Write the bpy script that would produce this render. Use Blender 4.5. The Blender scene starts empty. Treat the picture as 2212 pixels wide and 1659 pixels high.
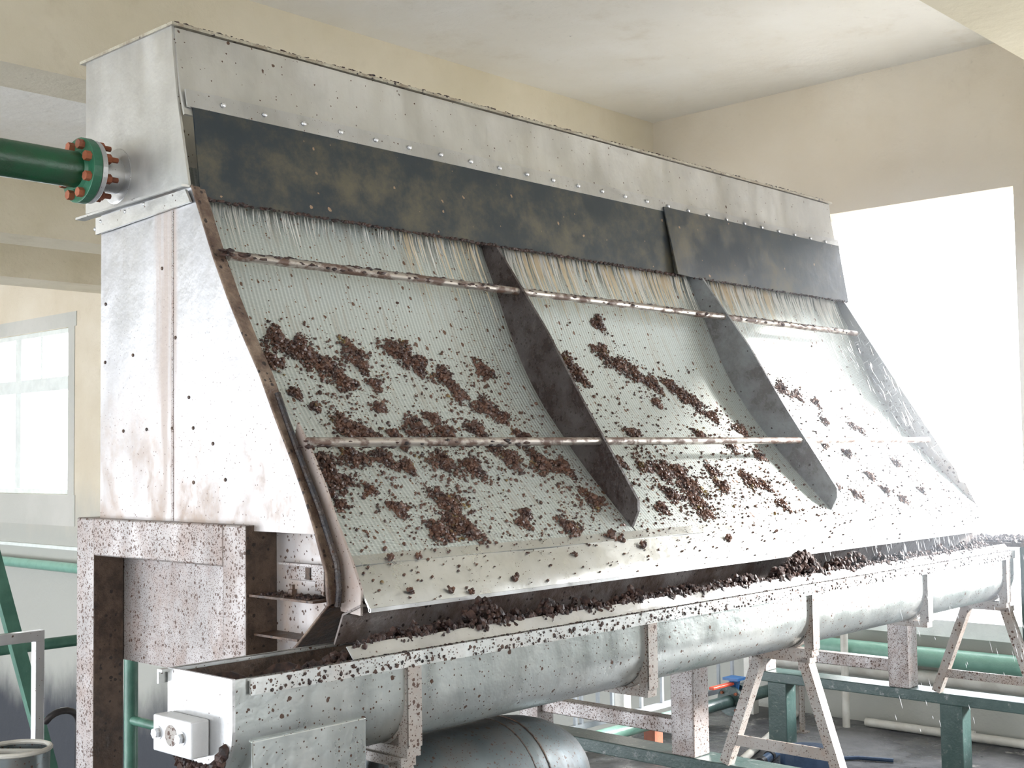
import bpy, bmesh, math, random
from mathutils import Vector, Matrix, noise
random.seed(7)
sc = bpy.context.scene
C = sc.collection
S = 2.2                      # all coordinates below are in units of 2.2 m, height measured from eye level
EYE = 0.79 * S               # camera height above the deck
def P(x, y, z): return Vector((S*x, S*y, S*z + EYE))

# ---------------------------------------------------------------- camera, sky, exposure
cd = bpy.data.cameras.new('camera'); cam = bpy.data.objects.new('camera', cd); C.objects.link(cam); sc.camera = cam
pt, yw, rl = 0.05543217, 0.74973321, -0.01422385
fw = Vector((math.cos(yw)*math.cos(pt), math.sin(yw)*math.cos(pt), math.sin(pt)))
rt = Vector((math.sin(yw), -math.cos(yw), 0)); up = rt.cross(fw)
r2 = math.cos(rl)*rt + math.sin(rl)*up; u2 = -math.sin(rl)*rt + math.cos(rl)*up
cam.matrix_world = Matrix(((r2.x, u2.x, -fw.x, 0), (r2.y, u2.y, -fw.y, 0), (r2.z, u2.z, -fw.z, EYE), (0, 0, 0, 1)))
cd.sensor_width = 36; cd.lens = 36*2719.8/2212; cd.clip_start = 0.02; cd.clip_end = 400

w = bpy.data.worlds.new('sky'); sc.world = w; w.use_nodes = True
bgn = w.node_tree.nodes['Background']; bgn.inputs[0].default_value = (0.90, 0.94, 1.0, 1); bgn.inputs[1].default_value = 7.0
sl = bpy.data.lights.new('sun','SUN'); sl.energy = 16; sl.angle = math.radians(9); sl.color = (1.0,0.98,0.96)
so = bpy.data.objects.new('sun', sl); C.objects.link(so); so.location = (30,-20,15)
so.rotation_euler = Vector((0.80,-0.55,0.41)).to_track_quat('Z','Y').to_euler()
sc.view_settings.view_transform = 'Standard'; sc.view_settings.look = 'None'
sc.view_settings.gamma = 1; sc.view_settings.use_curve_mapping = False
sc.view_settings.exposure = 0.42
sc.cycles.max_bounces = 8; sc.cycles.diffuse_bounces = 5; sc.cycles.glossy_bounces = 4; sc.cycles.transparent_max_bounces = 12
sc.cycles.sample_clamp_indirect = 4; sc.cycles.caustics_reflective = False; sc.cycles.caustics_refractive = False
sc.cycles.use_denoising = True

# portals: only tell the sampler where the sky comes in
def portal(loc, rot, sx, sy):
    l = bpy.data.lights.new('sky_portal','AREA'); l.shape = 'RECTANGLE'; l.size = sx; l.size_y = sy; l.cycles.is_portal = True
    o = bpy.data.objects.new('sky_portal', l); C.objects.link(o); o.location = P(*loc); o.rotation_euler = rot
H = math.pi/2
portal((3.46,0.45,0.115), (H,0,H), 1.14*S, 1.18*S)
portal((3.46,1.60,0.115), (H,0,H), 0.60*S, 1.18*S)
portal((3.46,7.30,0.27), (H,0,H), 1.6*S, 0.92*S)
portal((-2.65,4.5,0.12), (H,0,-H), 12.0*S, 1.4*S)
portal((0.5,-1.65,0.12), (H,0,math.pi), 5.0*S, 1.3*S)

# ---------------------------------------------------------------- materials
class M:
    def __init__(s, name):
        s.m = bpy.data.materials.new(name); s.m.use_nodes = True
        s.t = s.m.node_tree; s.b = s.t.nodes['Principled BSDF']
        s.pos = s.n('ShaderNodeNewGeometry').outputs['Position']
    def n(s, k, **kw):
        q = s.t.nodes.new(k)
        for a, v in kw.items(): setattr(q, a, v)
        return q
    def lk(s, a, b): s.t.links.new(a, b)
    def scaled(s, v):
        q = s.n('ShaderNodeVectorMath', operation='MULTIPLY'); s.lk(s.pos, q.inputs[0]); q.inputs[1].default_value = v; return q.outputs[0]
    def noise(s, scale, lo, hi, stretch=(1,1,1), detail=5, rough=0.6):
        q = s.n('ShaderNodeTexNoise'); q.inputs['Scale'].default_value = scale; q.inputs['Detail'].default_value = detail; q.inputs['Roughness'].default_value = rough
        s.lk(s.scaled(stretch), q.inputs['Vector'])
        return s.ramp(q.outputs['Fac'], lo, hi)
    def ramp(s, sock, lo, hi, a=0.0, b=1.0):
        q = s.n('ShaderNodeMapRange'); q.interpolation_type = 'SMOOTHSTEP'; s.lk(sock, q.inputs[0])
        for i, v in enumerate((lo, hi, a, b)): q.inputs[i+1].default_value = v
        return q.outputs[0]
    def math(s, op, a, b):
        q = s.n('ShaderNodeMath', operation=op)
        for i, v in enumerate((a, b)):
            if isinstance(v, (int, float)): q.inputs[i].default_value = v
            else: s.lk(v, q.inputs[i])
        return q.outputs[0]
    def spots(s, scale, size, power=4.0, stretch=(1,1,1)):
        # irregular splashes: one per voronoi cell, most of them tiny
        nz = s.n('ShaderNodeTexNoise'); nz.inputs['Scale'].default_value = scale*2.2; s.lk(s.pos, nz.inputs['Vector'])
        v = s.n('ShaderNodeTexVoronoi'); v.inputs['Scale'].default_value = scale
        add = s.n('ShaderNodeVectorMath', operation='MULTIPLY_ADD'); s.lk(nz.outputs['Color'], add.inputs[0]); k = 0.35/scale; add.inputs[1].default_value = (k,k,k); s.lk(s.scaled(stretch), add.inputs[2])
        s.lk(add.outputs[0], v.inputs['Vector'])
        sep = s.n('ShaderNodeSeparateColor'); s.lk(v.outputs['Color'], sep.inputs[0])
        rad = s.math('MULTIPLY', s.math('POWER', sep.outputs[0], power), size)
        return s.ramp(s.math('SUBTRACT', rad, v.outputs['Distance']), 0.0, 0.05)
    def zramp(s, z0, z1):
        sep = s.n('ShaderNodeSeparateXYZ'); s.lk(s.pos, sep.inputs[0]); return s.ramp(sep.outputs[2], z0*S+EYE, z1*S+EYE)
    def mix(s, fac, a, b):
        q = s.n('ShaderNodeMix', data_type='RGBA')
        if isinstance(fac, (int, float)): q.inputs[0].default_value = fac
        else: s.lk(fac, q.inputs[0])
        for i, c in ((6, a), (7, b)):
            if isinstance(c, tuple): q.inputs[i].default_value = (*c, 1)
            else: s.lk(c, q.inputs[i])
        return q.outputs[2]
    def mixf(s, fac, a, b):
        q = s.n('ShaderNodeMix', data_type='FLOAT'); s.lk(fac, q.inputs[0])
        for i, c in ((2, a), (3, b)):
            if isinstance(c, (int, float)): q.inputs[i].default_value = c
            else: s.lk(c, q.inputs[i])
        return q.outputs[0]
    def bump(s, h, strength, dist=0.01):
        q = s.n('ShaderNodeBump'); q.inputs['Strength'].default_value = strength; q.inputs['Distance'].default_value = dist
        s.lk(h, q.inputs['Height']); s.lk(q.outputs[0], s.b.inputs['Normal'])
    def out(s, col=None, rough=None, metal=None):
        for k, v in (('Base Color', col), ('Roughness', rough), ('Metallic', metal)):
            if v is None: continue
            if isinstance(v, tuple): s.b.inputs[k].default_value = (*v, 1)
            elif isinstance(v, (int, float)): s.b.inputs[k].default_value = v
            else: s.lk(v, s.b.inputs[k])
        return s.m

BROWN = (0.085, 0.045, 0.03)
def steel(name, base=(0.62, 0.62, 0.61), rough=0.34, metal=0.9, dirt=0.3, spot=0.35, scale=60, film=(0.36, 0.29, 0.24), zgrad=None, streak=0.25, power=4.0, bump=0.12, seam=None):
    s = M(name)
    c = s.mix(s.noise(3, 0.35, 0.7, (1,1,0.6)), base, tuple(v*0.78 for v in base))
    c = s.mix(s.math('MULTIPLY', s.noise(26, 0.45, 0.75, (1,1,0.07)), streak), c, tuple(v*0.6 for v in base))
    f = s.noise(7, 0.42, 0.72, (1,1,0.7), 8, 0.7)
    if zgrad: f = s.math('MULTIPLY', s.math('ADD', f, 0.45), s.zramp(*zgrad))
    f = s.math('MULTIPLY', f, dirt)
    if seam:      # tan run-off streaks beside the seam
        sp_ = s.n('ShaderNodeSeparateXYZ'); s.lk(s.pos, sp_.inputs[0])
        band = s.math('MULTIPLY', s.ramp(sp_.outputs[1], seam[0]*S, seam[0]*S+0.03), s.ramp(sp_.outputs[1], seam[1]*S-0.06, seam[1]*S, 1, 0))
        f = s.math('MAXIMUM', f, s.math('MULTIPLY', s.math('MULTIPLY', band, s.noise(24, 0.30, 0.62, (1,1,0.05))), 0.75))
    c = s.mix(f, c, film)
    sp = s.spots(scale, spot, power); sp2 = s.spots(scale*2.6, spot*1.1, power*0.8)
    g = s.math('MAXIMUM', sp, sp2)
    if zgrad: g = s.math('MULTIPLY', g, s.zramp(zgrad[0]+0.25, zgrad[1]))
    c = s.mix(g, c, BROWN)
    r = s.mixf(f, s.mixf(s.noise(9, 0.3, 0.7, (1,1,0.3)), rough*0.85, rough*1.25), 0.62)
    mt = s.mixf(s.math('MAXIMUM', g, s.math('MULTIPLY', f, 0.9)), metal, 0.0)
    s.bump(s.noise(5, 0.2, 0.8), bump, 0.02)
    return s.out(c, r, mt)

MAT = {}
MAT['hopper'] = steel('hopper_steel', (0.68,0.68,0.66), 0.36, 0.8, 0.10, 0.2, 22, streak=0.1)
MAT['panel'] = steel('panel_steel', (0.575,0.58,0.60), 0.36, 0.88, 0.85, 0.42, 52, (0.43,0.35,0.30), (0.25,-0.15), power=3.0, seam=(1.585,1.665))
MAT['stand'] = steel('stand_steel', (0.41,0.385,0.375), 0.45, 0.6, 0.9, 0.52, 88, (0.36,0.28,0.25), power=2.5)
MAT['trough'] = steel('trough_steel', (0.60,0.64,0.63), 0.30, 0.85, 0.25, 0.34, 42, (0.45,0.40,0.35), power=3.6)
MAT['rim'] = steel('rim_steel', (0.66,0.68,0.67), 0.38, 0.8, 0.35, 0.46, 62, (0.42,0.34,0.29), power=3.0)
MAT['apron'] = steel('apron_steel', (0.60,0.61,0.59), 0.30, 0.85, 0.12, 0.2, 60, (0.4,0.34,0.27), power=5)
MAT['cradle'] = steel('cradle_steel', (0.40,0.375,0.35), 0.48, 0.5, 0.9, 0.5, 70, (0.33,0.255,0.21), power=2.6)
MAT['clean'] = steel('clean_steel', (0.66,0.67,0.68), 0.33, 0.85, 0.15, 0.2, 50)
def grime(name, base, dark, rough=0.45, scale=14):
    s = M(name); f = s.noise(scale, 0.35, 0.65, (1,1,1), 8, 0.7)
    c = s.mix(f, base, dark); c = s.mix(s.spots(55, 0.45, 2.5), c, (0.03,0.02,0.018))
    s.bump(s.noise(60, 0.3, 0.7), 0.5, 0.004)
    return s.out(c, s.mixf(f, rough, rough*0.7), 0.0)
MAT['grime'] = grime('grimy_brown_steel', (0.16,0.10,0.07), (0.045,0.028,0.022))
MAT['divider'] = grime('divider_grime', (0.095,0.082,0.08), (0.032,0.018,0.016), 0.36, 6)
MAT['dividergrey'] = grime('divider_grey', (0.27,0.29,0.30), (0.14,0.13,0.13), 0.36, 4)
MAT['soil_shade'] = grime('soiled_shaded_face', (0.13,0.088,0.065), (0.05,0.032,0.024), 0.6, 18)
MAT['edge'] = grime('edge_grime', (0.27,0.20,0.15), (0.10,0.06,0.045))
MAT['rimedge'] = grime('pale_rim', (0.48,0.45,0.36), (0.26,0.21,0.15))
MAT['skirt'] = steel('skirt_steel', (0.48,0.42,0.39), 0.5, 0.3, 0.9, 0.5, 70, (0.36,0.27,0.23))
MAT['chute'] = grime('chute_grime', (0.30,0.27,0.26), (0.11,0.07,0.055), 0.4, 5)
MAT['gasket'] = grime('gasket_rubber', (0.02,0.022,0.03), (0.05,0.035,0.03), 0.35)
s = M('rod_steel'); f = s.noise(30, 0.42, 0.6, (0.6,1,1), 6); MAT['rod'] = s.out(s.mix(f, (0.48,0.44,0.40), (0.12,0.07,0.05)), s.mixf(f, 0.3, 0.5), s.mixf(f, 0.8, 0.0))
s = M('flap_rubber'); f = s.noise(4.5, 0.42, 0.72, (1,1,1), 10, 0.75)
c = s.mix(f, (0.026,0.036,0.046), (0.105,0.092,0.060)); c = s.mix(s.spots(25,0.25,5), c, (0.3,0.2,0.13))
s.bump(s.noise(3, 0.2, 0.8), 0.10, 0.02); MAT['flap'] = s.out(c, s.mixf(f, 0.30, 0.55), 0.0)
s = M('wedge_wire')
wv = s.n('ShaderNodeTexWave', wave_type='BANDS', bands_direction='X'); wv.inputs['Scale'].default_value = 20.0; wv.inputs['Distortion'].default_value = 0.15; s.lk(s.pos, wv.inputs['Vector'])
wz = s.n('ShaderNodeTexWave', wave_type='BANDS', bands_direction='Z'); wz.inputs['Scale'].default_value = 75.0; wz.inputs['Distortion'].default_value = 0.1; s.lk(s.pos, wz.inputs['Vector'])
c = s.mix(s.ramp(wv.outputs['Fac'], 0.3, 0.9), (0.50,0.55,0.53), (0.66,0.70,0.68))
c = s.mix(s.math('MULTIPLY', s.ramp(wz.outputs['Fac'], 0.2, 0.6, 1, 0), 0.3), c, (0.26,0.28,0.27))
c = s.mix(s.math('MULTIPLY', s.noise(40, 0.5, 0.7, (1,0.12,0.12), 5), 0.3), c, (0.33,0.24,0.16))
c = s.mix(s.spots(42, 0.36, 5.0, (1,0.8,0.8)), c, (0.16,0.09,0.06))
c = s.mix(s.spots(90, 0.36, 4.0), c, (0.2,0.11,0.06))
s.bump(s.math('ADD', wv.outputs['Fac'], s.math('MULTIPLY', wz.outputs['Fac'], 0.5)), 0.35, 0.003)
MAT['wire'] = s.out(c, 0.36, 0.45)
s = M('sludge'); f = s.noise(45, 0.35, 0.65, (1,1,1), 4)
c = s.mix(f, (0.15,0.075,0.05), (0.045,0.025,0.022)); c = s.mix(s.noise(16, 0.62, 0.72), c, (0.24,0.17,0.05))
MAT['sludge'] = s.out(c, 0.34, 0.0)
s = M('dark_sludge'); f = s.noise(40, 0.35, 0.65); MAT['darksludge'] = s.out(s.mix(f, (0.075,0.042,0.034), (0.02,0.015,0.016)), 0.5, 0.0); s.b.inputs['Specular IOR Level'].default_value = 0.3
s = M('water'); s.b.inputs['Transmission Weight'].default_value = 0.2; s.b.inputs['IOR'].default_value = 1.33
s.b.inputs['Alpha'].default_value = 0.75; MAT['water'] = s.out((0.92,0.90,0.85), 0.18, 0.0)
s = M('tinted_water'); s.b.inputs['Alpha'].default_value = 0.55; s.b.inputs['Transmission Weight'].default_value = 0.0; MAT['tinted'] = s.out((0.78,0.64,0.44), 0.2, 0.0)
s = M('droplet'); s.b.inputs['Transmission Weight'].default_value = 0.3; MAT['drop'] = s.out((0.95,0.96,1.0), 0.15, 0.0)
def paint(name, a, b, rough=0.4, wear=(0.2,0.12,0.08), lo=0.6, hi=0.75):
    s = M(name); c = s.mix(s.noise(9, 0.35, 0.7), a, b); c = s.mix(s.noise(22, lo, hi, (1,1,1), 8, 0.7), c, wear)
    s.bump(s.noise(70, 0.3, 0.7), 0.15, 0.004); return s.out(c, rough, 0.0)
MAT['greenpipe'] = paint('green_pipe_paint', (0.010,0.085,0.035), (0.02,0.06,0.03), 0.32, (0.10,0.10,0.04), 0.66, 0.8)
MAT['flange'] = paint('green_flange_paint', (0.03,0.15,0.085), (0.02,0.10,0.05), 0.35, (0.14,0.22,0.16), 0.62, 0.8)
MAT['rust'] = paint('rust', (0.36,0.11,0.05), (0.20,0.07,0.045), 0.7)
MAT['greenrail'] = paint('green_rail_paint', (0.10,0.24,0.18), (0.06,0.16,0.12), 0.35, (0.30,0.34,0.30), 0.66, 0.8)
MAT['greenframe'] = paint('green_frame_paint', (0.045,0.085,0.078), (0.07,0.115,0.108), 0.3, (0.28,0.30,0.30), 0.55, 0.72)
MAT['greybar'] = paint('grey_bar_paint', (0.34,0.37,0.40), (0.25,0.28,0.30), 0.45, (0.16,0.12,0.10), 0.66, 0.8)
MAT['palepipe'] = paint('pale_pipe', (0.66,0.65,0.60), (0.55,0.53,0.48), 0.4, (0.3,0.26,0.2), 0.66, 0.8)
MAT['walpipe'] = paint('wall_pipe_green', (0.22,0.42,0.34), (0.17,0.34,0.27), 0.35, (0.4,0.5,0.42), 0.7, 0.85)
MAT['tank'] = steel('tank_steel', (0.16,0.19,0.20), 0.36, 0.6, 0.5, 0.4, 60, (0.15,0.12,0.10))
MAT['block'] = paint('white_plastic', (0.86,0.88,0.92), (0.76,0.78,0.82), 0.35, (0.35,0.26,0.2), 0.72, 0.8)
MAT['blue'] = paint('blue_paint', (0.04,0.16,0.42), (0.03,0.12,0.32), 0.4)
MAT['red'] = paint('red_paint', (0.75,0.10,0.05), (0.6,0.08,0.04), 0.4)
MAT['hose'] = paint('blue_hose', (0.045,0.085,0.17), (0.03,0.06,0.12), 0.5, (0.12,0.14,0.18), 0.6, 0.8)
MAT['black'] = paint('black_rubber', (0.02,0.02,0.024), (0.035,0.03,0.03), 0.4)
MAT['bluepipe'] = paint('blue_pipe', (0.12,0.22,0.40), (0.08,0.15,0.28), 0.35, (0.5,0.5,0.55), 0.66, 0.75)
MAT['winframe'] = paint('window_frame_paint', (0.78,0.82,0.80), (0.7,0.74,0.72), 0.4, (0.5,0.55,0.5), 0.7, 0.8)
def plaster(name, a, b, stain, pit=False, crack=False):
    s = M(name); c = s.mix(s.noise(0.8, 0.35, 0.68), a, b)
    c = s.mix(s.math('MULTIPLY', s.noise(2.2, 0.52, 0.8, (1,1,1), 9, 0.7), 0.6), c, stain)
    c = s.mix(s.math('MULTIPLY', s.noise(30, 0.62, 0.75), 0.25), c, tuple(v*0.6 for v in a))
    c = s.mix(s.spots(5, 0.055, 3), c, (0.1,0.08,0.06))
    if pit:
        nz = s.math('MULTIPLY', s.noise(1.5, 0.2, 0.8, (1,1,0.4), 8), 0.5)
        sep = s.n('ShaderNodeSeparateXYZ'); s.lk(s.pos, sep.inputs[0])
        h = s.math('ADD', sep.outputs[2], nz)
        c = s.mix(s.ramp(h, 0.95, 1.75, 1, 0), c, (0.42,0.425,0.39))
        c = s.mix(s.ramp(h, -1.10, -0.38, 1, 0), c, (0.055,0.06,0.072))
    s.bump(s.noise(8, 0.2, 0.8, (1,1,1), 10), 0.2, 0.02)
    return s.out(c, 0.85, 0.0)
MAT['wall'] = plaster('plaster_wall', (0.60,0.53,0.41), (0.66,0.60,0.49), (0.50,0.43,0.32), pit=True)
MAT['beam'] = plaster('beam_plaster', (0.62,0.56,0.42), (0.70,0.64,0.51), (0.50,0.43,0.31))
MAT['ceil'] = plaster('ceiling_plaster', (0.78,0.745,0.67), (0.84,0.82,0.77), (0.62,0.55,0.44))
MAT['mortar'] = plaster('grey_mortar', (0.48,0.48,0.44), (0.55,0.54,0.50), (0.4,0.4,0.37))
s = M('wet_floor'); c = s.mix(s.noise(1.4, 0.4, 0.62, (1,1,1), 9, 0.65), (0.07,0.072,0.08), (0.16,0.16,0.165))
c = s.mix(s.noise(2.6, 0.60, 0.64, (1,1,1), 8), c, (0.40,0.385,0.36)); s.bump(s.noise(20,0.2,0.8),0.3,0.01)
MAT['floor'] = s.out(c, s.noise(2, 0.3, 0.7), 0.0); MAT['floor'].node_tree.nodes['Principled BSDF'].inputs['Specular IOR Level'].default_value = 0.4
MAT['ground'] = plaster('outdoor_paving', (0.52,0.51,0.48), (0.56,0.55,0.53), (0.45,0.44,0.42))
s = M('glass'); s.b.inputs['Transmission Weight'].default_value = 1.0; s.b.inputs['IOR'].default_value = 1.02; s.b.inputs['Alpha'].default_value = 0.15; MAT['glass'] = s.out((0.97,0.99,1.0), 0.02, 0.0)

# ---------------------------------------------------------------- mesh helpers (unit coordinates)
def box(bm, a, b):
    (x0,y0,z0),(x1,y1,z1) = a, b
    v = [bm.verts.new(P(x,y,z)) for x in (x0,x1) for y in (y0,y1) for z in (z0,z1)]
    for f in ((0,1,3,2),(4,6,7,5),(0,4,5,1),(2,3,7,6),(0,2,6,4),(1,5,7,3)): bm.faces.new([v[i] for i in f])
    return v
def prism(bm, poly, axis, a, b):
    # poly of 2D points, extruded along axis (0: poly=(y,z); 1: poly=(x,z); 2: poly=(x,y))
    def q(p, t): return P(t,p[0],p[1]) if axis == 0 else (P(p[0],t,p[1]) if axis == 1 else P(p[0],p[1],t))
    A = [bm.verts.new(q(p,a)) for p in poly]; B = [bm.verts.new(q(p,b)) for p in poly]
    bm.faces.new(A); bm.faces.new(B[::-1]); n = len(poly)
    for i in range(n): bm.faces.new([A[i],B[i],B[(i+1)%n],A[(i+1)%n]])
def sheet(bm, prof, x0, x1, th, nx=1, fn=None):
    # open profile of (y,z) points swept along x, with thickness behind it
    n = len(prof); off = []
    for i in range(n):
        a = Vector(prof[max(i-1,0)]); b = Vector(prof[min(i+1,n-1)]); t = (b-a).normalized(); off.append(Vector((-t.y, t.x))*th)
    g = []
    for k in range(nx+1):
        x = x0+(x1-x0)*k/nx; row = []
        for i in range(n):
            d = fn(x, i) if fn else (0,0)
            f = bm.verts.new(P(x, prof[i][0]+d[0], prof[i][1]+d[1])); o = bm.verts.new(P(x, prof[i][0]+d[0]+off[i].x, prof[i][1]+d[1]+off[i].y)); row.append((f,o))
        g.append(row)
    for k in range(nx):
        for i in range(n-1):
            for s_ in (0,1):
                q = [g[k][i][s_], g[k+1][i][s_], g[k+1][i+1][s_], g[k][i+1][s_]]; bm.faces.new(q if s_ else q[::-1])
        for i in (0, n-1): bm.faces.new([g[k][i][0], g[k+1][i][0], g[k+1][i][1], g[k][i][1]])
    for k in (0, nx):
        for i in range(n-1): bm.faces.new([g[k][i][0], g[k][i+1][0], g[k][i+1][1], g[k][i][1]])
def tube(bm, pts, r, n=12, caps=True, closed=False):
    pts = [P(*p) for p in pts]; rings = []; m = len(pts)
    ref = None
    for i, p in enumerate(pts):
        if closed: t = (pts[(i+1)%m]-pts[i-1]).normalized()
        else: t = (pts[min(i+1,m-1)]-pts[max(i-1,0)]).normalized()
        if ref is None: ref = t.orthogonal().normalized()
        ref = (ref - t*ref.dot(t)).normalized(); s_ = t.cross(ref)
        rr = (r[i] if isinstance(r,(list,tuple)) else r)*S
        rings.append([bm.verts.new(p + rr*(math.cos(2*math.pi*k/n)*ref + math.sin(2*math.pi*k/n)*s_)) for k in range(n)])
    rng = range(m if closed else m-1)
    for i in rng:
        A, B = rings[i], rings[(i+1)%m]
        for k in range(n): bm.faces.new([A[k],A[(k+1)%n],B[(k+1)%n],B[k]])
    if caps and not closed: bm.faces.new(rings[0][::-1]); bm.faces.new(rings[-1])
def bar(bm, a, b, w_, h_):
    # square bar between two points; w_ across, h_ in the other direction
    A, B = P(*a), P(*b); t = (B-A).normalized(); s_ = t.cross(Vector((0,0,1)))
    if s_.length < 0.05: s_ = Vector((1,0,0))
    s_.normalize(); u_ = s_.cross(t).normalized(); s_ *= w_*S/2; u_ *= h_*S/2
    v = [bm.verts.new(p + i*s_ + j*u_) for p in (A,B) for i,j in ((-1,-1),(1,-1),(1,1),(-1,1))]
    for f in ((0,3,2,1),(4,5,6,7),(0,1,5,4),(1,2,6,5),(2,3,7,6),(3,0,4,7)): bm.faces.new([v[i] for i in f])
def ang(bm, a, b, w_, th=0.0025):
    # angle iron from a to b (vertical), legs in -x face and -y face
    (x,y,z0),(_,_,z1) = a, b
    box(bm, (x,y,z0), (x+w_,y+th,z1)); box(bm, (x,y+th,z0), (x+th,y+w_,z1))
_b = bmesh.new(); bmesh.ops.create_icosphere(_b, subdivisions=1, radius=1.0); _b.verts.ensure_lookup_table()
ICO = [tuple(v.co) for v in _b.verts]; ICF = [tuple(v.index for v in f.verts) for f in _b.faces]; _b.free()
_rs = random.Random(99); SHAPES = [[(x*d, y*d, z*d) for (x,y,z) in ICO for d in (1+_rs.uniform(-.42,.38),)] for _ in range(60)]
class Acc:      # light-weight vertex and face lists for thousands of crumbs
    def __init__(s): s.v = []; s.f = []
def blob(bm, c, r, seed, sub=1, squash=(1,1,1)):
    cx, cy, cz = c[0]*S, c[1]*S, c[2]*S+EYE; k = r*S; a, b, d = squash[0]*k, squash[1]*k, squash[2]*k; n0 = len(bm.v)
    bm.v += [(cx+x*a, cy+y*b, cz+z*d) for x,y,z in SHAPES[seed % 60]]
    bm.f += [(i+n0, j+n0, l+n0) for i,j,l in ICF]
ALL = []
def obj(name, bm, mat, parent=None, smooth=False, bevel=0, origin=None):
    acc = isinstance(bm, Acc)
    if not acc: bmesh.ops.recalc_face_normals(bm, faces=bm.faces)
    me = bpy.data.meshes.new(name)
    root = parent
    base = Vector((0,0,0))
    if parent is not None: base = world_of(parent)
    elif origin is not None: base = P(*origin)
    else:
        xs = [Vector(v) for v in bm.v] if acc else [v.co for v in bm.verts]
        lo = Vector((min(v.x for v in xs), min(v.y for v in xs), min(v.z for v in xs))); hi = Vector((max(v.x for v in xs), max(v.y for v in xs), 0))
        base = Vector(((lo.x+hi.x)/2, (lo.y+hi.y)/2, lo.z))
    if acc: me.from_pydata([(x-base.x, y-base.y, z-base.z) for x,y,z in bm.v], [], bm.f)
    else:
        for v in bm.verts: v.co -= base
        bm.to_mesh(me); bm.free()
    if smooth and not acc:
        me.shade_smooth()
        if not acc: me.set_sharp_from_angle(angle=0.7)
    me.materials.append(MAT[mat])
    o = bpy.data.objects.new(name, me); C.objects.link(o)
    if parent is not None: o.parent = parent; o['_b'] = list(base)
    else: o.location = base; o['_b'] = list(base)
    if bevel:
        md = o.modifiers.new('bevel', 'BEVEL'); md.width = bevel*S; md.segments = 2; md.limit_method = 'ANGLE'
    ALL.append(o)
    return o
def world_of(o): return Vector(o['_b'])
def tag(o, label=None, cat=None, group=None, kind=None):
    if label: o['label'] = label
    if cat: o['category'] = cat
    if group: o['group'] = group
    if kind: o['kind'] = kind
    return o
def thing(name, label, cat, loc, group=None):
    o = bpy.data.objects.new(name, None); C.objects.link(o); o.location = P(*loc); o['_b'] = list(P(*loc)); o.empty_display_size = 0.1
    ALL.append(o); return tag(o, label, cat, group)
def copy_child(ch, delta, parent=None):
    c = ch.copy(); C.objects.link(c); c.location = ch.location + Vector(delta)*S; c['_b'] = ch['_b']; ALL.append(c)
    if parent: c.parent = parent
    return c
def dup(root, delta, label=None):
    c = root.copy(); C.objects.link(c); c.location = root.location + Vector(delta)*S; ALL.append(c)
    for ch in root.children:
        k = ch.copy(); C.objects.link(k); k.parent = c; ALL.append(k)
        for g in ch.children:
            q = g.copy(); C.objects.link(q); q.parent = k; ALL.append(q)
    if label: c['label'] = label
    return c
def one(fn, *a, **k):
    bm = bmesh.new(); fn(bm, *a, **k); return bm

# ---------------------------------------------------------------- the setting
FL = -0.79; CE = 1.1075; XW = 3.4
def struct(name, bm, mat): return tag(obj(name, bm, mat), kind='structure')
struct('floor', one(box, (-3.0,-3.0,FL-0.06), (XW,2.2,FL)), 'floor')
struct('floor_pit', one(box, (-3.0,2.2,-2.1), (XW,11.0,-2.05)), 'floor')
struct('wall_pit_edge', one(box, (-3.0,2.17,-2.05), (XW,2.2,FL-0.06)), 'wall')
struct('ceiling', one(box, (-2.6,-1.6,CE), (XW,11.0,CE+0.06)), 'ceil')
# far wall with openings, tiled around them
bm = bmesh.new()
wins = [(-0.12,1.02,-0.475,0.705), (1.302,1.90,-0.475,0.705), (6.50,8.10,-0.19,0.735)]  # first opening is out of view, its width trimmed to gate the sunlight
y = -1.6
for (a,b,z0,z1) in wins:
    box(bm, (XW,y,-2.05), (XW+0.11,a,CE)); box(bm, (XW,a,-2.05), (XW+0.11,b,z0)); box(bm, (XW,a,z1), (XW+0.11,b,CE)); y = b
box(bm, (XW,y,-2.05), (XW+0.11,11.0,CE)); struct('wall_far', bm, 'wall')
struct('wall_back', one(box, (-3.0,11.0,-2.05), (XW+0.11,11.1,CE)), 'wall')
# unseen walls added behind and beside the camera, openings sized to control the light
bm = bmesh.new(); box(bm, (-2.7,-1.7,FL), (XW,-1.6,-0.5)); box(bm, (-2.7,-1.7,0.75), (XW,-1.6,CE))
for a,b in ((-2.7,-2.0),(-1.2,1.7),(2.6,XW)): box(bm, (a,-1.7,-0.5), (b,-1.6,0.75))
struct('wall_front_unseen', bm, 'beam')
bm = bmesh.new(); box(bm, (-2.75,-1.7,FL), (-2.65,11,-0.5)); box(bm, (-2.75,-1.7,0.7), (-2.65,11,CE))
for a in (-1.7,1.2,3.4,5.6,7.8,10.0): box(bm, (-2.75,a,-0.5), (-2.65,a+0.9,0.7))
struct('wall_side_unseen', bm, 'beam')
# beams running along the hall
BZ = 0.8225
for n_, (y0,y1) in (('front',(0.77,0.994)), ('middle',(2.5,2.67)), ('rear',(4.40,4.62)), ('rearmost',(5.45,5.72))):
    struct('trim_beam_'+n_, one(box, (-2.6,y0,BZ), (XW,y1,CE)), 'beam')
struct('ground_outside', one(box, (XW+0.11,-14,FL-0.12), (30,16,FL-0.06)), 'ground')
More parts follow.
